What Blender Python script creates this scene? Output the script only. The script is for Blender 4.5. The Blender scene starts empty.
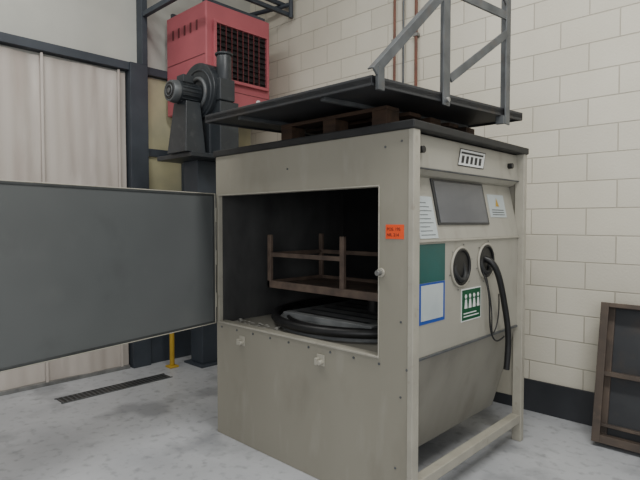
import bpy, bmesh, math, random
from mathutils import Vector, Matrix
random.seed(3)
C=bpy.context
def lin(c):
    return tuple(((v/255)/12.92 if v/255<=0.04045 else (((v/255)+0.055)/1.055)**2.4) for v in c)+(1,)
# ---------------------------------------------------------------- materials
def mat(name,c1,c2=None,scale=4,rough=0.6,metal=0,bump=0,detail=6,lo=0.35,hi=0.65,c3=None,s3=30,a3=0.4,stretch=(1,1,1),t3=(.56,.72),st3=None,c4=None,s4=3,a4=.4,st4=(1,1,1),t4=(.58,.7)):
    m=bpy.data.materials.new(name); m.use_nodes=True
    nt=m.node_tree; N=nt.nodes; L=nt.links; b=N['Principled BSDF']
    b.inputs['Roughness'].default_value=rough; b.inputs['Metallic'].default_value=metal
    b.inputs['Base Color'].default_value=lin(c1)
    if c2 is None: c2=tuple(max(0,v*0.9) for v in c1)
    tc=N.new('ShaderNodeTexCoord'); mp=N.new('ShaderNodeMapping'); mp.inputs['Scale'].default_value=stretch
    L.new(tc.outputs['Object'],mp.inputs['Vector'])
    n=N.new('ShaderNodeTexNoise'); n.inputs['Scale'].default_value=scale; n.inputs['Detail'].default_value=detail
    L.new(mp.outputs[0],n.inputs['Vector'])
    r=N.new('ShaderNodeValToRGB'); r.color_ramp.elements[0].position=lo; r.color_ramp.elements[1].position=hi
    r.color_ramp.elements[0].color=lin(c1); r.color_ramp.elements[1].color=lin(c2)
    L.new(n.outputs['Fac'],r.inputs['Fac']); out=r.outputs['Color']
    for cc,ss,aa,tt,sv in ((c3,s3,a3,t3,st3 or stretch),(c4,s4,a4,t4,st4)):
        if not cc: continue
        mp2=N.new('ShaderNodeMapping'); mp2.inputs['Scale'].default_value=sv; L.new(tc.outputs['Object'],mp2.inputs['Vector'])
        n2=N.new('ShaderNodeTexNoise'); n2.inputs['Scale'].default_value=ss; n2.inputs['Detail'].default_value=9
        L.new(mp2.outputs[0],n2.inputs['Vector'])
        r2=N.new('ShaderNodeValToRGB'); r2.color_ramp.elements[0].position=tt[0]; r2.color_ramp.elements[1].position=tt[1]
        r2.color_ramp.elements[0].color=(0,0,0,1); r2.color_ramp.elements[1].color=(aa,aa,aa,1)
        L.new(n2.outputs['Fac'],r2.inputs['Fac'])
        mx=N.new('ShaderNodeMix'); mx.data_type='RGBA'
        L.new(r2.outputs['Color'],mx.inputs['Factor']); L.new(out,mx.inputs[6]); mx.inputs[7].default_value=lin(cc)
        out=mx.outputs[2]
    L.new(out,b.inputs['Base Color'])
    if bump:
        bp=N.new('ShaderNodeBump'); bp.inputs['Strength'].default_value=bump; bp.inputs['Distance'].default_value=0.01
        L.new(n.outputs['Fac'],bp.inputs['Height']); L.new(bp.outputs[0],b.inputs['Normal'])
    return m
def blockmat(name):
    m=bpy.data.materials.new(name); m.use_nodes=True
    nt=m.node_tree; N=nt.nodes; L=nt.links; b=N['Principled BSDF']; b.inputs['Roughness'].default_value=0.5
    tc=N.new('ShaderNodeTexCoord'); sp=N.new('ShaderNodeSeparateXYZ'); cb=N.new('ShaderNodeCombineXYZ')
    L.new(tc.outputs['Object'],sp.inputs[0]); L.new(sp.outputs['X'],cb.inputs['X']); L.new(sp.outputs['Z'],cb.inputs['Y'])
    br=N.new('ShaderNodeTexBrick'); br.inputs['Scale'].default_value=1
    br.inputs['Brick Width'].default_value=0.4; br.inputs['Row Height'].default_value=0.2
    br.inputs['Mortar Size'].default_value=0.0055; br.inputs['Mortar Smooth'].default_value=0.6
    br.inputs['Color1'].default_value=lin((216,211,196)); br.inputs['Color2'].default_value=lin((209,204,189)); br.inputs['Mortar'].default_value=lin((182,176,161))
    L.new(cb.outputs[0],br.inputs['Vector'])
    n=N.new('ShaderNodeTexNoise'); n.inputs['Scale'].default_value=60; n.inputs['Detail'].default_value=6; L.new(tc.outputs['Object'],n.inputs['Vector'])
    n2=N.new('ShaderNodeTexNoise'); n2.inputs['Scale'].default_value=1.3; n2.inputs['Detail'].default_value=5; L.new(tc.outputs['Object'],n2.inputs['Vector'])
    r=N.new('ShaderNodeValToRGB'); r.color_ramp.elements[0].position=.3; r.color_ramp.elements[1].position=.7
    r.color_ramp.elements[0].color=(.88,.87,.85,1); r.color_ramp.elements[1].color=(1,1,1,1); L.new(n2.outputs['Fac'],r.inputs['Fac'])
    mx=N.new('ShaderNodeMix'); mx.data_type='RGBA'; mx.blend_type='MULTIPLY'; mx.inputs['Factor'].default_value=1
    L.new(br.outputs['Color'],mx.inputs[6]); L.new(r.outputs['Color'],mx.inputs[7]); L.new(mx.outputs[2],b.inputs['Base Color'])
    b1=N.new('ShaderNodeBump'); b1.invert=True; b1.inputs['Strength'].default_value=.5; b1.inputs['Distance'].default_value=.01; L.new(br.outputs['Fac'],b1.inputs['Height'])
    b2=N.new('ShaderNodeBump'); b2.inputs['Strength'].default_value=.4; b2.inputs['Distance'].default_value=.005; L.new(n.outputs['Fac'],b2.inputs['Height'])
    L.new(b1.outputs[0],b2.inputs['Normal']); L.new(b2.outputs[0],b.inputs['Normal'])
    return m
M={}
M['block']=blockmat('painted_block')
M['floor']=mat('concrete_floor',(182,184,187),(162,164,168),scale=1.4,rough=.42,bump=.06,detail=12,c3=(116,118,122),s3=16,a3=.5,t3=(.54,.70),c4=(120,122,126),s4=2.2,a4=.6,t4=(.54,.66))
M['beige']=mat('beige_paint',(146,142,129),(140,136,123),scale=2,rough=.5,c3=(110,103,90),s3=5,a3=.28,stretch=(1,1,.5),t3=(.56,.75),c4=(170,166,155),s4=9,a4=.2,st4=(1,1,.25))
M['beige2']=mat('console_paint',(163,160,149),(156,153,142),scale=3,rough=.42,c3=(116,108,94),s3=7,a3=.35,stretch=(1,1,.45),t3=(.57,.75))
M['edge']=mat('painted_edge',(168,164,151),(158,154,142),scale=8,rough=.45,c3=(116,104,88),s3=22,a3=.3,t3=(.6,.74))
M['hopper']=mat('hopper_paint',(140,137,127),(126,123,114),scale=3,rough=.6,c3=(100,95,86),s3=6,a3=.25,stretch=(1,1,.5))  # darker and more matt than the console, with streaky tone
M['black']=mat('black_rubber',(18,18,19),(28,28,29),scale=20,rough=.45)
M['cap']=mat('cap_rubber',(36,37,38),(28,29,30),scale=12,rough=.6)
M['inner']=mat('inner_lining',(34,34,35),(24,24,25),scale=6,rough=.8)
M['innerl']=mat('inner_lining_lit',(70,70,69),(50,50,50),scale=4,rough=.8,stretch=(1,1,.6))  # paler lining: light reaching the left wall put into its colour; floor shares it
M['doorlin']=mat('door_lining',(92,95,95),(84,87,87),scale=1.2,rough=.38,detail=3,c3=(104,106,105),s3=2.5,a3=.4,c4=(62,64,64),s4=3.5,a4=.35,t4=(.6,.8))
M['doordark']=mat('door_overspray',(44,46,46),(66,69,69),scale=4,rough=.5)
M['steel']=mat('dull_steel',(98,101,103),(80,83,85),scale=10,rough=.5,metal=.3,c3=(104,90,78),s3=14,a3=.3)
M['darksteel']=mat('dark_plate',(48,50,53),(62,63,65),scale=3,rough=.5,metal=.2,c3=(80,70,60),s3=7,a3=.4)
M['framebr']=mat('grimy_frame',(88,76,66),(68,60,54),scale=5,rough=.65,c3=(116,100,84),s3=12,a3=.4)
M['rust']=mat('grimy_rack',(104,88,76),(76,64,57),scale=10,rough=.7)
M['wood']=mat('pallet_wood',(80,60,46),(54,42,33),scale=9,rough=.85,stretch=(.3,2,2))  # brown wood, darkened: shade around the pallet is put into the colour
M['red']=mat('red_paint',(172,90,97),(162,84,91),scale=3,rough=.6)
M['reddark']=mat('dark_red_paint',(104,44,50),(90,38,42),scale=3,rough=.5)  # darker red for guard bars, slots and seams
M['grille']=mat('dark_grille',(22,16,18),(28,22,24),rough=.7)
M['blue']=mat('slate_paint',(60,66,74),(50,56,64),scale=4,rough=.55)
M['blower']=mat('blower_paint',(46,50,54),(36,40,44),scale=6,rough=.42,c3=(90,92,92),s3=12,a3=.3)
M['wallL']=mat('grey_panel',(188,188,180),(174,174,167),scale=1.5,rough=.7)
M['curtain']=mat('sheet_curtain',(192,184,175),(177,168,160),scale=1.8,rough=.6,stretch=(1,2,.3),c3=(166,150,141),s3=2.5,a3=.5,c4=(220,214,207),s4=2,a4=.6,st4=(1,2,.4),t4=(.52,.7))
M['pane']=mat('frosted_pane',(190,184,148),(158,155,132),scale=2,rough=.35)
M['skirt']=mat('skirting_paint',(54,56,60),(44,46,50),scale=3,rough=.45)
M['orange']=mat('orange_sticker',(236,84,34),(230,78,30),rough=.5)
M['teal']=mat('teal_sticker',(14,84,80),(10,74,70),rough=.35)
M['green']=mat('green_sign',(8,82,50),(6,74,46),rough=.4)
M['white']=mat('white_label',(228,230,228),(216,218,216),rough=.45)
M['paper']=mat('paper_label',(186,194,194),(174,183,185),scale=6,rough=.4)
M['bluel']=mat('blue_border',(24,72,156),(24,68,150),rough=.5)
M['ink']=mat('ink',(36,36,38),(36,36,38),rough=.6)
M['yellow']=mat('yellow_plastic',(190,156,50),(170,136,40),rough=.5)
M['winframe']=mat('window_frame_dark',(40,42,45),(36,38,41),rough=.4)
M['glass']=mat('viewing_glass',(92,94,98),(80,82,87),scale=3,rough=.08)  # opaque grey: a blue-grey reflection put into the pane colour
M['copper']=mat('rusty_pipe',(120,74,58),(96,64,54),scale=12,rough=.6)
M['alu']=mat('bare_metal',(150,150,148),(120,120,118),scale=10,rough=.4,metal=.6)
M['dust']=mat('white_dust',(178,176,168),(150,148,142),scale=20,rough=.9)
M['table']=mat('lit_table_steel',(134,136,136),(104,106,107),scale=8,rough=.5)  # paler steel: light inside the chamber put into the turntable colour
# ---------------------------------------------------------------- helpers
def empty(name,loc):
    e=bpy.data.objects.new(name,None); e.location=loc; e.empty_display_size=.1; C.collection.objects.link(e); return e
def par(o,p):
    if p is not None:
        o.parent=p; o.matrix_parent_inverse=Matrix.Translation(-Vector(p.location))
    return o
def mesh(name,vs,fs,m,p=None,bevel=0,smooth=False):
    me=bpy.data.meshes.new(name); me.from_pydata([tuple(v) for v in vs],[],fs); 
    bm=bmesh.new(); bm.from_mesh(me); bmesh.ops.recalc_face_normals(bm,faces=bm.faces); bm.to_mesh(me); bm.free()
    me.update(); o=bpy.data.objects.new(name,me); C.collection.objects.link(o); me.materials.append(M[m])
    if smooth:
        for f in me.polygons: f.use_smooth=True
    if bevel:
        b=o.modifiers.new('b','BEVEL'); b.width=bevel; b.segments=2; b.limit_method='ANGLE'
    return par(o,p)
BF=[(0,1,2,3),(7,6,5,4),(0,4,5,1),(1,5,6,2),(2,6,7,3),(3,7,4,0)]
def box(name,x0,x1,y0,y1,z0,z1,m,p=None,bevel=.003):
    vs=[(x0,y0,z0),(x1,y0,z0),(x1,y1,z0),(x0,y1,z0),(x0,y0,z1),(x1,y0,z1),(x1,y1,z1),(x0,y1,z1)]
    return mesh(name,vs,BF,m,p,bevel)
def bar(name,a,b,w,h,m,p=None,bevel=.002,up=(0,0,1)):
    a=Vector(a); b=Vector(b); d=(b-a).normalized(); u=Vector(up)
    if abs(d.dot(u))>.99: u=Vector((1,0,0))
    s=d.cross(u).normalized(); u=s.cross(d)
    vs=[]
    for q in (a,b):
        for i,j in((-1,-1),(1,-1),(1,1),(-1,1)): vs.append(q+s*i*w/2+u*j*h/2)
    return mesh(name,vs,BF,m,p,bevel)
def cyl(name,a,b,r,m,p=None,n=28,r2=None,bevel=.002):
    a=Vector(a); b=Vector(b); d=(b-a).normalized(); u=Vector((0,0,1)) if abs(d.z)<.9 else Vector((1,0,0))
    s=d.cross(u).normalized(); u=s.cross(d); r2=r if r2 is None else r2
    vs=[];fs=[]
    for q,rr in((a,r),(b,r2)):
        for i in range(n):
            t=2*math.pi*i/n; vs.append(q+s*math.cos(t)*rr+u*math.sin(t)*rr)
    for i in range(n): fs.append((i,(i+1)%n,n+(i+1)%n,n+i))
    fs.append(tuple(range(n))); fs.append(tuple(range(2*n-1,n-1,-1)))
    o=mesh(name,vs,fs,m,p,bevel)
    for f in o.data.polygons:
        if len(f.vertices)==4: f.use_smooth=True
    return o
def prism(name,prof,y0,y1,m,p=None,bevel=.003):  # profile in XZ, extruded in Y
    n=len(prof); vs=[(x,y0,z) for x,z in prof]+[(x,y1,z) for x,z in prof]
    fs=[tuple(range(n)),tuple(range(2*n-1,n-1,-1))]+[(i,(i+1)%n,n+(i+1)%n,n+i) for i in range(n)]
    return mesh(name,vs,fs,m,p,bevel)
def torus(name,c,R,r,axis,m,p=None,n=48,k=14):
    c=Vector(c); ax=Vector(axis).normalized(); u=Vector((0,0,1)) if abs(ax.z)<.9 else Vector((1,0,0))
    s=ax.cross(u).normalized(); u=s.cross(ax); vs=[];fs=[]
    for i in range(n):
        t=2*math.pi*i/n; rad=s*math.cos(t)+u*math.sin(t)
        for j in range(k):
            q=2*math.pi*j/k; vs.append(c+rad*(R+r*math.cos(q))+ax*r*math.sin(q))
    for i in range(n):
        for j in range(k): fs.append((i*k+j,((i+1)%n)*k+j,((i+1)%n)*k+(j+1)%k,i*k+(j+1)%k))
    return mesh(name,vs,fs,m,p,smooth=True)
def tube(name,pts,r,m,p=None):
    cu=bpy.data.curves.new(name,'CURVE'); cu.dimensions='3D'; cu.bevel_depth=r; cu.bevel_resolution=5; cu.use_fill_caps=True
    s=cu.splines.new('NURBS'); s.points.add(len(pts)-1); s.use_endpoint_u=True; s.order_u=4; s.resolution_u=12
    for q,v in zip(s.points,pts): q.co=(*v,1)
    o=bpy.data.objects.new(name,cu); C.collection.objects.link(o); cu.materials.append(M[m]); return par(o,p)
def text(name,t,loc,size,face,m,p=None,bold=0):
    cu=bpy.data.curves.new(name,'FONT'); cu.body=t; cu.size=size; cu.extrude=.0004; cu.offset=bold
    o=bpy.data.objects.new(name,cu); C.collection.objects.link(o); cu.materials.append(M[m]); o.location=loc
    o.rotation_euler=(math.pi/2,0,math.pi/2 if face=='x' else 0); return par(o,p)
# ---------------------------------------------------------------- room
XL,YB,ZC=-5.10,4.10,5.0
box('floor',XL-.2,3.2,-3.2,YB+.2,-.1,0,'floor',bevel=0)
box('wall_back',XL-.2,3.2,YB,YB+.2,0,ZC,'block',bevel=0)
box('wall_left',XL-.2,XL,-3.2,YB,0,ZC,'wallL',bevel=0)
box('ceiling',XL-.2,3.2,-3.2,YB+.2,ZC,ZC+.1,'wallL',bevel=0)
box('baseboard_back',XL,3.2,YB-.02,YB,0,.25,'skirt')
box('baseboard_left',XL,XL+.08,2.68,YB-.02,0,.30,'blue')
box('trim_1',XL,XL+.10,-3.2,2.47,3.03,3.11,'blue')
box('trim_2',XL,XL+.12,2.47,2.66,0,3.11,'blue')
box('trim_3',XL,XL+.08,2.66,YB,3.03,3.11,'blue')
box('trim_4',XL,XL+.12,2.60,2.66,3.11,ZC,'blue')
w=empty('window_1',(XL+.02,3.3,1.8))
box('pane',XL,XL+.02,2.68,4.08,.31,3.02,'pane',w,0)
box('rail_mid',XL,XL+.06,2.67,4.08,2.19,2.27,'blue',w)
box('rail_low',XL,XL+.06,2.67,4.08,1.35,1.42,'blue',w)
for i,y in enumerate((3.10,3.60)): box('mullion_%d'%i,XL,XL+.05,y,y+.05,.31,3.02,'blue',w)
# curtain sheet
cu_=empty('sheet_curtain',(XL+.05,-.3,1.5))
vs=[];fs=[];ny=260;nz=24
for j in range(nz+1):
    z=.02+(3.0-.02)*j/nz
    for i in range(ny+1):
        y=-3.0+5.45*i/ny
        x=XL+.047+.009*math.sin(y*7+1.1*math.sin(z*2.0))+.006*math.sin(y*19+z*2.2)+.003*math.sin(y*53+z)+.008*math.sin(y*3+z*4)
        vs.append((x,y,z))
for j in range(nz):
    for i in range(ny): a=j*(ny+1)+i; fs.append((a,a+1,a+ny+2,a+ny+1))
mesh('sheet',vs,fs,'curtain',cu_,smooth=True)
for i,y in enumerate((.2,.95,1.65,2.36)): box('seam_%d'%i,XL+.060,XL+.078,y,y+.022,.02,3.02,'curtain',cu_,.004)
box('hem',XL+.03,XL+.080,-3.0,2.45,.0,.035,'alu',cu_)
# floor drain
d=empty('floor_drain_grate',(-4.52,2.08,0))
box('channel',-4.60,-4.44,1.58,2.58,-.004,.003,'black',d,0)
for s in (-4.60,-4.445): box('rim',s,s+.012,1.57,2.59,0,.006,'steel',d,0)
for i in range(26): 
    y=1.585+i*.0385; box('slat_%d'%i,-4.59,-4.445,y,y+.012,.003,.006,'steel',d,0)
# ---------------------------------------------------------------- blasting cabinet
x0,x1,y0,y1=-3.04,-1.41,2.13,3.50
ZT=1.955
cab=empty('blasting_cabinet',((x0+x1)/2,(y0+y1)/2,0))
ox0,ox1,oz0,oz1=-3.015,-1.605,.80,1.69
T=.03
out=[(x0,0),(x1-.02,0),(x1-.02,ZT),(x0,ZT)]; inn=[(ox0,oz0),(ox1,oz0),(ox1,oz1),(ox0,oz1)]
vs=[(x,y0,z) for x,z in out+inn]+[(x,y0+T,z) for x,z in out+inn]; fs=[]
for i in range(4):
    j=(i+1)%4
    fs+=[(i,j,4+j,4+i),(8+i,8+j,12+j,12+i),(i,j,8+j,8+i),(4+i,4+j,12+j,12+i)]
mesh('front_sheet',vs,fs,'beige',cab,.002)
box('corner_post_near',x1-.02,x1+.012,y0-.004,y0+.055,0.0,ZT,'edge',cab,.004)
box('corner_post_far',x1-.05,x1+.012,y1-.05,y1,0.0,ZT,'edge',cab,.004)
box('lip_top',ox0,ox1,y0-.006,y0+.06,oz1-.008,oz1,'edge',cab)
box('lip_bottom',ox0,ox1,y0-.008,y0+.06,oz0-.008,oz0+.004,'edge',cab)
box('lip_right',ox1-.006,ox1,y0-.006,y0+.05,oz0,oz1,'edge',cab)
box('lip_left',ox0,ox0+.006,y0-.006,y0+.05,oz0,oz1,'edge',cab)
box('side_panel',x0,x0+.02,y0+T,y1,0,ZT,'beige',cab)
box('back_panel',x0+.02,x1-.05,y1-.03,y1,0.3,ZT,'beige',cab)
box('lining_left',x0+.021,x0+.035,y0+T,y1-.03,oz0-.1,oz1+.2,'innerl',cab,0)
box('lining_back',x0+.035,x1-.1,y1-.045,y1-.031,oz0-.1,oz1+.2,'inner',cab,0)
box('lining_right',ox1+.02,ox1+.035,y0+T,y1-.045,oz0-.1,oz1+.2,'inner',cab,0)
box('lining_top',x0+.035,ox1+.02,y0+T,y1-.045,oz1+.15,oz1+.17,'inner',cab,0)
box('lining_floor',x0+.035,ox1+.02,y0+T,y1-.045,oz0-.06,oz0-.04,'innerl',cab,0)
box('top_cap',x0-.012,x1+.020,y0-.015,y1+.01,ZT,1.997,'cap',cab,.006)
# console (operator side)
xc=-1.435
prism('hood',[(xc,1.775),(xc-.012,1.95),(-1.56,1.95),(-1.56,1.72),(xc-.035,1.745)],y0+.055,y1-.05,'beige2',cab,.006)
prism('window_panel',[(-1.50,1.745),(xc+.008,1.405),(-1.56,1.405),(-1.56,1.745)],y0+.055,y1-.05,'beige2',cab,.004)
box('arm_panel',-1.56,xc,y0+.055,y1-.05,.80,1.40,'beige2',cab,.004)
box('arm_panel_seam',-1.50,xc+.012,y0+.055,y1-.05,1.394,1.406,'edge',cab)
box('hood_seam',-1.50,xc+.006,y0+.055,y1-.05,1.770,1.778,'steel',cab)
box('arm_panel_flange',-1.56,xc+.008,y0+.055,y1-.05,.788,.801,'steel',cab)
prism('hopper',[(xc-.01,.787),(-1.61,.20),(-2.75,.20),(-3.01,.787)],y0+.035,y1-.035,'hopper',cab,.004)
box('hopper_outlet',-2.4,-2.1,2.65,2.95,.05,.20,'steel',cab)
box('base_rail_front',x1-.055,x1+.005,y0+.055,y1-.05,.13,.185,'edge',cab,.004)
box('base_rail_front_web',x1-.055,x1-.045,y0+.055,y1-.05,.08,.13,'beige2',cab)
box('base_rail_back',x0+.02,x0+.07,y0+T,y1-.03,.02,.08,'beige',cab)
def wp(y,z,off=.003):
    t=(1.745-z)/(1.745-1.405); return (-1.50+t*(xc+.008+1.50)+off,y,z)
def wquad(name,ya,yb,za,zb,m,off,th=.004):
    q=[wp(ya,za,off),wp(yb,za,off),wp(yb,zb,off),wp(ya,zb,off)]; q2=[wp(ya,za,off-th),wp(yb,za,off-th),wp(yb,zb,off-th),wp(ya,zb,off-th)]
    return mesh(name,q+q2,BF,m,cab)
wquad('view_frame',2.43,3.03,1.485,1.735,'winframe',.008,.012)
wquad('view_glass',2.450,3.010,1.497,1.723,'glass',.011,.004)
wquad('instruction_label',2.235,2.41,1.415,1.635,'paper',.003)
for i in range(9): wquad('label_line_%d'%i,2.25,2.385-.02*(i%3),1.432+i*.021,1.435+i*.021,'steel',.0045,.001)
wquad('warning_label',3.08,3.31,1.53,1.675,'paper',.003)
q=[wp(3.17,1.60,.005),wp(3.22,1.60,.005),wp(3.195,1.655,.005)]; mesh('warning_triangle',q,[(0,1,2)],'yellow',cab)
for i in range(3): wquad('warning_line_%d'%i,3.11,3.28,1.545+i*.015,1.549+i*.015,'ink',.0045,.001)
def hx(z): return xc-.012*(z-1.775)/.175
def hquad(name,pts,m,off):
    q=[(hx(z)+off,y,z) for y,z in pts]; n=len(q); return mesh(name,q,[tuple(range(n))],m,cab)
hquad('maker_plate_edge',[(2.622,1.816),(2.935,1.816),(2.978,1.918),(2.665,1.918)],'ink',.0022)
hquad('maker_plate',[(2.63,1.822),(2.93,1.822),(2.97,1.912),(2.67,1.912)],'white',.003)
hquad('mark_band_top',[(2.668,1.888),(2.935,1.888),(2.943,1.900),(2.676,1.900)],'ink',.0045)
for i in range(5): 
    ya=2.660+i*.052; hquad('mark_bar_%d'%i,[(ya,1.834),(ya+.030,1.834),(ya+.048,1.878),(ya+.018,1.878)],'ink',.0045)
for i,y in enumerate((2.24,3.30)):
    cyl('hood_knob_%d'%i,(hx(1.86),y,1.865),(hx(1.86)+.03,y,1.865),.018,'black',cab)
def aq(name,ya,yb,za,zb,m,off): return box(name,xc,xc+off,ya,yb,za,zb,m,cab,0)
aq('teal_sticker',2.235,2.49,1.185,1.385,'teal',.002)
aq('info_border',2.235,2.49,.970,1.183,'bluel',.002)
aq('info_paper',2.253,2.472,.988,1.172,'paper',.003)
for i,(y,z,r) in enumerate(((2.665,1.245,.110),(2.975,1.262,.104))):
    cyl('glove_port_recess_%d'%i,(xc,y,z),(xc+.004,y,z),r,'black',cab,40)
    torus('glove_port_ring_%d'%i,(xc+.006,y,z),r,.007,(1,0,0),'edge',cab)
    torus('glove_port_inner_ring_%d'%i,(xc+.006,y,z),r*.88,.009,(1,0,0),'black',cab)
    torus('glove_cuff_%d'%i,(xc+.002,y-.01,z-.02),r*.5,.014,(1,0,.3),'cap',cab)
    for k in range(6):
        t=k*math.pi/3+.3; cyl('port_bolt_%d_%d'%(i,k),(xc+.002,y+math.cos(t)*(r+.020),z+math.sin(t)*(r+.020)),(xc+.007,y+math.cos(t)*(r+.020),z+math.sin(t)*(r+.020)),.005,'alu',cab,10)
aq('sign_border',2.675,2.915,.925,1.115,'white',.002)
aq('sign_green',2.682,2.908,.932,1.108,'green',.003)
for k in range(4):
    y=2.715+k*.05
    cyl('sign_head_%d'%k,(xc+.003,y+.01,1.070),(xc+.0045,y+.01,1.070),.012,'white',cab,16,bevel=0)
    mesh('sign_body_%d'%k,[(xc+.0045,y-.008,1.0),(xc+.0045,y+.028,1.0),(xc+.0045,y+.020,1.052),(xc+.0045,y-.000,1.052)],[(0,1,2,3)],'white',cab)
for k in range(2): aq('sign_line_%d'%k,2.70,2.885-.03*k,.950+k*.018,.956+k*.018,'white',.004)
tube('blast_hose',[(xc-.02,2.965,1.28),(xc+.04,2.97,1.27),(xc+.07,2.99,1.21),(xc+.07,3.05,1.10),(xc+.06,3.12,.98),(xc+.06,3.17,.85),(xc+.06,3.19,.72),(xc+.05,3.18,.56)],.019,'black',cab)
tube('air_line',[(xc+.01,2.92,1.20),(xc+.05,2.93,1.1),(xc+.04,2.95,.95),(xc+.03,2.99,.80),(xc+.04,3.06,.74),(xc+.05,3.14,.78)],.005,'black',cab)
tube('cable',[(xc+.01,2.96,1.18),(xc+.04,2.99,1.0),(xc+.04,2.98,.85),(xc+.03,3.02,.78),(xc+.03,3.12,.9),(xc+.03,3.1,1.05)],.004,'black',cab)
# front details
box('lot_sticker',-1.565,-1.455,y0-.002,y0,1.415,1.487,'orange',cab,0)
text('lot_text_1','POS. 195',(-1.558,y0-.0025,1.457),.022,'y','ink',cab)
text('lot_text_2','NR. 214',(-1.558,y0-.0025,1.428),.022,'y','ink',cab)
for i,(x,z) in enumerate(((-2.75,.705),(-2.02,.71))):
    box('latch_plate_%d'%i,x-.03,x+.03,y0-.006,y0,z-.035,z+.03,'edge',cab)
    cyl('latch_pin_%d'%i,(x+.012,y0-.004,z-.012),(x+.012,y0-.035,z-.012),.014,'edge',cab,16)
    box('latch_hook_%d'%i,x-.028,x-.008,y0-.03,y0,z-.03,z+.01,'edge',cab)
cyl('door_catch',(ox1+.012,y0,1.24),(ox1+.012,y0-.04,1.24),.014,'alu',cab,20)
cyl('door_catch_base',(ox1+.012,y0,1.24),(ox1+.012,y0-.010,1.24),.024,'edge',cab,20)
for i in range(10):
    x=-2.98+i*.172
    cyl('screw_%d'%i,(x,y0,.765),(x,y0-.004,.765),.007,'steel',cab,10,bevel=0)
for i,(x,z) in enumerate(((-1.47,.62),(-1.47,1.0),(-1.47,1.9),(-1.50,.25),(-2.3,1.82),(-1.57,1.88))): cyl('rivet_%d'%i,(x,y0,z),(x,y0-.003,z),.006,'steel',cab,10,bevel=0)
# inside: turntable with open rubber rim
tc=(-2.27,2.87)
cyl('turntable_disc',(tc[0],tc[1],.775),(tc[0],tc[1],.835),.62,'table',cab,64)
torus('turntable_rim',(tc[0],tc[1],.845),.65,.030,(0,0,1),'black',cab,72)
torus('turntable_inner_rim',(tc[0],tc[1],.845),.56,.014,(0,0,1),'black',cab,72)
box('turntable_plate',-2.66,-1.88,2.42,3.16,.835,.875,'table',cab,.004)
for k in range(5): box('plate_slot_%d'%k,-2.58,-1.96,2.48+k*.13,2.51+k*.13,.875,.876,'black',cab,0)
# part carrier
cyl('rack_pedestal',(-2.2,2.85,.875),(-2.2,2.85,1.045),.04,'darksteel',cab)
box('rack_tray',-2.79,-1.68,2.40,2.95,1.045,1.062,'rust',cab)
for n,a in (('f',(2.395,2.42)),('b',(2.935,2.955))): box('rack_edge_'+n,-2.80,-1.67,a[0],a[1],1.035,1.085,'rust',cab)
for n,a in (('l',(-2.80,-2.775)),('r',(-1.695,-1.67))): box('rack_edge_'+n,a[0],a[1],2.395,2.955,1.035,1.085,'rust',cab)
for i,(x,y) in enumerate(((-2.785,2.41),(-2.10,2.41),(-2.785,2.94),(-1.69,2.94),(-1.69,2.41))): box('rack_leg_%d'%i,x-.018,x+.018,y-.012,y+.012,1.08,1.41,'rust',cab)
bar('rack_rail_f',(-2.785,2.41,1.27),(-2.10,2.41,1.27),.015,.03,'rust',cab)
bar('rack_rail_l',(-2.785,2.41,1.27),(-2.785,2.94,1.27),.015,.03,'rust',cab)
bar('rack_rail_b',(-2.785,2.94,1.27),(-1.69,2.94,1.27),.015,.03,'rust',cab)
for i in range(70):
    x=-2.98+random.random()**1.5*.5; y=y0+.05+random.random()*.12
    bpy.ops.mesh.primitive_ico_sphere_add(subdivisions=1,radius=.004+random.random()*.008,location=(x,y,oz0-.018+random.random()*.015))
    o=C.object; o.name='grit_%d'%i; o.scale=(1.6,1.2,.5); o.data.materials.append(M['dust']); par(o,cab)
box('grit_ledge',ox0,ox1,y0+.06,y0+.14,oz0-.05,oz0-.02,'hopper',cab)
# door
hinge=Vector((x0+.012,y0-.012,0)); dv=Vector((.184,-.983,0)).normalized(); nv=Vector((-dv.y,dv.x,0))
if nv.x<0: nv=-nv
W=1.47; dz0,dz1=.785,1.70
def dbox(name,s0,s1,n0,n1,z0,z1,m,bevel=.003):
    vs=[]
    for z in(z0,z1):
        for s,n in((s0,n0),(s1,n0),(s1,n1),(s0,n1)):
            q=hinge+dv*s+nv*n; vs.append((q.x,q.y,z))
    return mesh(name,vs,BF,m,cab,bevel)
dbox('door_skin',0.0,W,-.045,-.036,dz0,dz1,'beige')
dbox('door_core',.01,W-.01,-.036,-.006,dz0+.008,dz1-.008,'doorlin')
dbox('door_rim_top',0,W,-.045,0,dz1-.006,dz1,'edge'); dbox('door_rim_bottom',0,W,-.045,0,dz0,dz0+.006,'edge')
dbox('door_rim_free',W-.01,W,-.045,0,dz0,dz1,'edge'); dbox('door_rim_hinge',0,.01,-.045,0,dz0,dz1,'edge')
dbox('door_seal_top',.01,W-.01,-.008,-.001,dz1-.020,dz1-.006,'doordark'); dbox('door_seal_bottom',.01,W-.01,-.008,-.001,dz0+.006,dz0+.020,'doordark')
dbox('door_seal_hinge',.01,.025,-.008,-.001,dz0+.02,dz1-.02,'doordark')
for i,z in enumerate((.95,1.25,1.55)): cyl('hinge_%d'%i,(hinge.x-.01,hinge.y,z-.05),(hinge.x-.01,hinge.y,z+.05),.012,'edge',cab,14)
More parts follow.
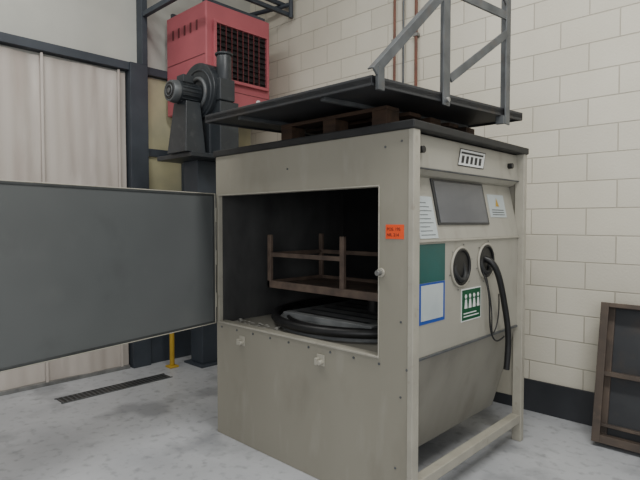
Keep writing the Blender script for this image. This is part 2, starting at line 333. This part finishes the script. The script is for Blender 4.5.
# ---------------------------------------------------------------- items on top of the cabinet
pal=empty('wooden_pallet',(-2.1,2.7,1.997))
for i in range(5):
    y=2.26+i*.22; box('top_board_%d'%i,-2.50,-1.66,y,y+.12,2.105,2.127,'wood',pal)
for i,x in enumerate((-2.50,-2.13,-1.76)): 
    for j,y in enumerate((2.26,2.70,3.14)): box('block_%d_%d'%(i,j),x,x+.10,y,y+.12,2.02,2.105,'wood',pal)
for i,x in enumerate((-2.50,-2.13,-1.76)): box('runner_%d'%i,x,x+.10,2.26,3.26,1.998,2.02,'wood',pal)
for i,y in enumerate((2.28,3.16)): box('bottom_board_%d'%i,-2.40,-1.76,y,y+.08,1.998,2.02,'wood',pal)
lid=empty('steel_platform_stand',(-2.1,2.6,2.128))
A=Vector((-2.86,1.92,0));B=Vector((-1.505,1.93,0));Cc=Vector((-1.335,3.26,0));D=Vector((-2.69,3.26,0))
def plate(name,pts,z0,z1,m,p,bevel=.003):
    vs=[(q.x,q.y,z0) for q in pts]+[(q.x,q.y,z1) for q in pts]; return mesh(name,vs,BF,m,p,bevel)
plate('sheet',[A,B,Cc,D],2.150,2.180,'darksteel',lid)
for i,(a,b) in enumerate(((A,B),(B,Cc),(Cc,D),(D,A))):
    cpt=(A+B+Cc+D)/4; ii=[a,b,b+(cpt-b)*.025,a+(cpt-a)*.025]
    plate('flange_%d'%i,ii,2.140,2.190,'darksteel',lid)
for i,x in enumerate((-2.55,-1.85)): bar('stiffener_%d'%i,(x,1.96,2.139),(x+.15,3.22,2.139),.03,.022,'steel',lid)
fr=lid
def ex(y): return -1.505+(y-1.93)*(.17/1.33)+.012
P1=2.47;P2=3.06
box('upright_near_flange',ex(P1)-.005,ex(P1)+.005,P1-.035,P1+.035,2.12,3.55,'steel',fr)
box('upright_near_web',ex(P1)-.055,ex(P1)-.004,P1+.027,P1+.035,2.195,3.55,'steel',fr)
box('upright_far_flange',ex(P2)-.005,ex(P2)+.005,P2-.03,P2+.03,2.09,3.55,'steel',fr)
box('upright_far_web',ex(P2)-.055,ex(P2)-.004,P2+.022,P2+.03,2.195,3.55,'steel',fr)
bar('brace_outer',(ex(1.98),1.93,2.20),(ex(P1),P1-.03,2.70),.012,.045,'steel',fr)
bar('brace_outer_lip',(ex(1.98)-.022,1.93,2.22),(ex(P1)-.022,P1-.03,2.72),.045,.008,'steel',fr)
bar('brace_inner',(ex(P1),P1+.04,2.27),(ex(P2),P2-.02,2.63),.012,.045,'steel',fr)
bar('cross_rail',(ex(P1),P1,2.735),(ex(P2),P2,2.735),.012,.05,'steel',fr)
bar('brace_upper',(ex(P1),P1,3.40),(ex(P2),P2,2.80),.012,.045,'steel',fr)
box('lug_near',ex(1.99)-.01,ex(1.99)+.01,1.945,1.995,2.12,2.23,'steel',fr)
cyl('lug_bolt',(ex(P1),P1,2.15),(ex(P1)+.02,P1,2.15),.014,'alu',fr,12)
box('lug_far',ex(P2)-.05,ex(P2)+.0,P2-.05,P2-.03,2.09,2.14,'steel',fr)
bar('top_rail_x1',(ex(P1),P1,3.50),(ex(P1)-.9,P1,3.50),.04,.04,'steel',fr)
# ---------------------------------------------------------------- red unit heater
h=empty('unit_heater',(-4.66,3.3,2.65))
hx0,hx1,hy0,hy1,hz0,hz1=-5.02,-4.287,2.90,3.71,2.62,3.65
box('housing',hx0,hx1,hy0,hy1,hz0,hz1,'red',h,.012)
box('front_grille_recess',hx1,hx1+.006,hy0+.10,hy1-.07,2.93,3.45,'grille',h,0)
for i in range(9):
    z=2.96+i*.056; bar('louvre_%d'%i,(hx1+.018,hy0+.11,z),(hx1+.018,hy1-.08,z),.03,.006,'grille',h)
for i in range(8):
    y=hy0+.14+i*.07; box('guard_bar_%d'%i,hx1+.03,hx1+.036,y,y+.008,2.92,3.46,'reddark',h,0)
for n,a in(('t',(3.45,3.48)),('b',(2.90,2.93))): box('grille_frame_'+n,hx1,hx1+.04,hy0+.07,hy1-.04,a[0],a[1],'red',h)
for n,a in(('l',(hy0+.07,hy0+.10)),('r',(hy1-.07,hy1-.04))): box('grille_frame_'+n,hx1,hx1+.04,a[0],a[1],2.93,3.45,'red',h)
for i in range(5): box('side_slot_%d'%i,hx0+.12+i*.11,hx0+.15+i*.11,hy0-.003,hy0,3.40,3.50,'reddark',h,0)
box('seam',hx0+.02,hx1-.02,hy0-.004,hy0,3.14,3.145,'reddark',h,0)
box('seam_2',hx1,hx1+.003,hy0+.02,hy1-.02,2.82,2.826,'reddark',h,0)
cyl('badge',(hx1,3.55,2.76),(hx1+.006,3.55,2.76),.032,'white',h)
for i,x in enumerate((hx0+.05,hx1-.09)): box('top_bracket_%d'%i,x,x+.04,hy0+.02,hy1-.02,hz1,hz1+.05,'blue',h)
# support column + platform
sc=empty('steel_column_stand',(-4.65,3.1,0))
box('base_plate',-4.82,-4.48,2.95,3.27,0,.02,'blue',sc)
box('post',-4.76,-4.54,3.0,3.22,.02,2.62,'blue',sc,.006)
box('platform',-4.38,-3.80,2.42,2.99,2.06,2.10,'blower',sc,.004)
box('platform_post',-4.26,-4.02,2.62,2.84,1.2,2.06,'blue',sc,.006)
box('platform_post_base',-4.60,-4.02,2.84,3.04,1.2,1.4,'blue',sc,.006)
# ---------------------------------------------------------------- blower
bcx,bcz=-3.98,2.64
b=empty('centrifugal_blower',(bcx,2.7,2.10))
prof=[]
for i in range(48):
    t=2*math.pi*i/48; r=.215+.075*(i/48)
    prof.append((bcx-math.cos(t)*r,bcz-math.sin(t)*r))
prism('volute',prof,2.60,2.80,'blower',b,.006)
torus('volute_flange',(bcx,2.60,bcz),.205,.010,(0,1,0),'blower',b)
torus('inlet_ring',(bcx,2.595,bcz),.13,.018,(0,1,0),'steel',b)
cyl('motor_body',(bcx,2.60,bcz-.02),(bcx,2.36,bcz-.02),.092,'blower',b,32)
for i in range(18):
    t=2*math.pi*i/18; r=.095
    bar('cooling_fin_%d'%i,(bcx+math.cos(t)*r,2.40,bcz-.02+math.sin(t)*r),(bcx+math.cos(t)*r,2.56,bcz-.02+math.sin(t)*r),.008,.008,'blower',b)
cyl('fan_cowl',(bcx,2.38,bcz-.02),(bcx,2.32,bcz-.02),.100,'steel',b,32,r2=.088)
cyl('cowl_face',(bcx,2.322,bcz-.02),(bcx,2.317,bcz-.02),.072,'black',b,32)
torus('cowl_ring',(bcx,2.316,bcz-.02),.048,.005,(0,1,0),'steel',b)
cyl('cowl_hub',(bcx,2.32,bcz-.02),(bcx,2.31,bcz-.02),.022,'steel',b,20)
box('terminal_box',bcx-.05,bcx+.06,2.42,2.52,bcz+.065,bcz+.13,'blower',b)
mesh('motor_pedestal',[(bcx-.15,2.38,2.10),(bcx+.15,2.38,2.10),(bcx+.15,2.58,2.10),(bcx-.15,2.58,2.10),(bcx-.10,2.42,2.54),(bcx+.10,2.42,2.54),(bcx+.10,2.56,2.54),(bcx-.10,2.56,2.54)],BF,'blower',b,.004)
box('casing_foot',bcx-.15,bcx+.15,2.62,2.78,2.10,2.45,'blower',b,.004)
box('side_duct',bcx+.10,bcx+.28,2.64,2.84,2.10,2.55,'blower',b,.006)
cyl('outlet_duct',(-3.75,2.72,2.66),(-3.75,2.72,2.96),.065,'blower',b,28)
torus('outlet_flange',(-3.75,2.72,2.96),.067,.012,(0,0,1),'blower',b)
box('outlet_neck',-3.88,-3.685,2.63,2.79,2.55,2.74,'blower',b,.01)
# ---------------------------------------------------------------- pipework
pf=empty('pipe_framework',(-4.5,3.3,3.8))
bar('beam_x',(XL+.12,2.63,3.62),(-3.9,2.63,3.62),.045,.05,'blue',pf)
bar('beam_y',(-4.33,2.66,3.84),(-4.33,4.08,3.84),.04,.04,'blue',pf)
bar('beam_y2',(-4.43,2.66,3.98),(-4.43,4.08,3.98),.04,.04,'blue',pf)
cyl('riser',(-4.30,4.04,3.80),(-4.30,4.04,4.98),.025,'blue',pf)
cyl('branch',(-4.95,3.9,3.95),(-4.30,4.04,3.95),.025,'blue',pf)
cyl('drop',(-4.36,2.63,3.62),(-4.36,2.63,4.98),.025,'blue',pf)
for i,(x,r,m) in enumerate(((-2.90,.012,'copper'),(-2.80,.010,'steel'),(-2.66,.014,'copper'))):
    q=empty('wall_conduit' if i==0 else 'wall_conduit.%03d'%i,(x,4.06,3))
    cyl('pipe',(x,4.07,2.2),(x,4.07,4.98),r,m,q,14)
    for k in range(3): box('clip_%d'%k,x-.025,x+.025,4.05,4.10,2.5+k*.7,2.53+k*.7,'alu',q)
yp=empty('yellow_marker_post',(-4.75,2.78,0))
box('foot',-4.80,-4.70,2.72,2.82,0,.02,'yellow',yp); cyl('post',(-4.75,2.77,.02),(-4.75,2.77,.75),.025,'yellow',yp,16)
# ---------------------------------------------------------------- leaning frame
lp=empty('leaning_metal_frame',(-.55,3.95,0))
bx0,bx1=-1.035,-.05; bot=Vector((0,3.83,0.012)); top=Vector((0,4.005,.93)); dd=(top-bot); L_=dd.length; dd.normalize(); nn=Vector((0,-dd.z,dd.y))
def lbox(name,xa,xb,s0,s1,n0,n1,m='framebr'):
    vs=[]
    for s in(s0,s1):
        for x,n in((xa,n0),(xb,n0),(xb,n1),(xa,n1)):
            q=bot+dd*s+nn*n; vs.append((x,q.y,q.z))
    return mesh(name,vs,BF,m,lp,.003)
lbox('back_sheet',bx0,bx1,0,L_,-.008,0,'darksteel')
lbox('side_l',bx0,bx0+.03,0,L_,0,.10); lbox('side_r',bx1-.03,bx1,0,L_,0,.10)
lbox('end_top',bx0+.03,bx1-.03,L_-.03,L_,0,.10); lbox('end_bottom',bx0+.03,bx1-.03,0,.05,0,.10)
lbox('crossbar',bx0+.03,bx1-.03,.44,.47,0,.08)
lbox('inner_edge',bx0+.03,bx0+.07,.05,L_-.03,0,.02)
lbox('crossbar_low',bx0+.03,bx1-.03,.10,.12,0,.05)
lbox('front_lip',bx0+.0,bx0+.05,0,L_,.10,.106)
# ---------------------------------------------------------------- lights
def area(name,loc,size,power,rot=(0,0,0),col=(1,.99,.96)):
    l=bpy.data.lights.new(name,'AREA'); l.energy=power; l.shape='RECTANGLE'; l.size=size[0]; l.size_y=size[1]; l.color=col
    o=bpy.data.objects.new(name,l); o.location=loc; o.rotation_euler=rot; C.collection.objects.link(o)
area('ceiling_light',(-.2,1.7,4.9),(3.0,.5),180)
area('ceiling_light.001',(-3.6,.6,4.9),(2.0,.5),62)
area('gate_light',(2.2,-2.6,2.4),(3.0,3.0),105,rot=(math.radians(80),0,math.radians(40)),col=(.97,.985,1))
wd=bpy.data.worlds.new('World'); C.scene.world=wd; wd.use_nodes=True
wd.node_tree.nodes['Background'].inputs[0].default_value=(.96,.98,1,1); wd.node_tree.nodes['Background'].inputs[1].default_value=.5
# ---------------------------------------------------------------- camera
cd=bpy.data.cameras.new('camera'); cd.sensor_width=36; cd.lens=28.97; cam=bpy.data.objects.new('camera',cd); C.collection.objects.link(cam)
cam.location=(0,0,1.5); cam.rotation_euler=(math.radians(88),0,math.radians(43.6)); C.scene.camera=cam
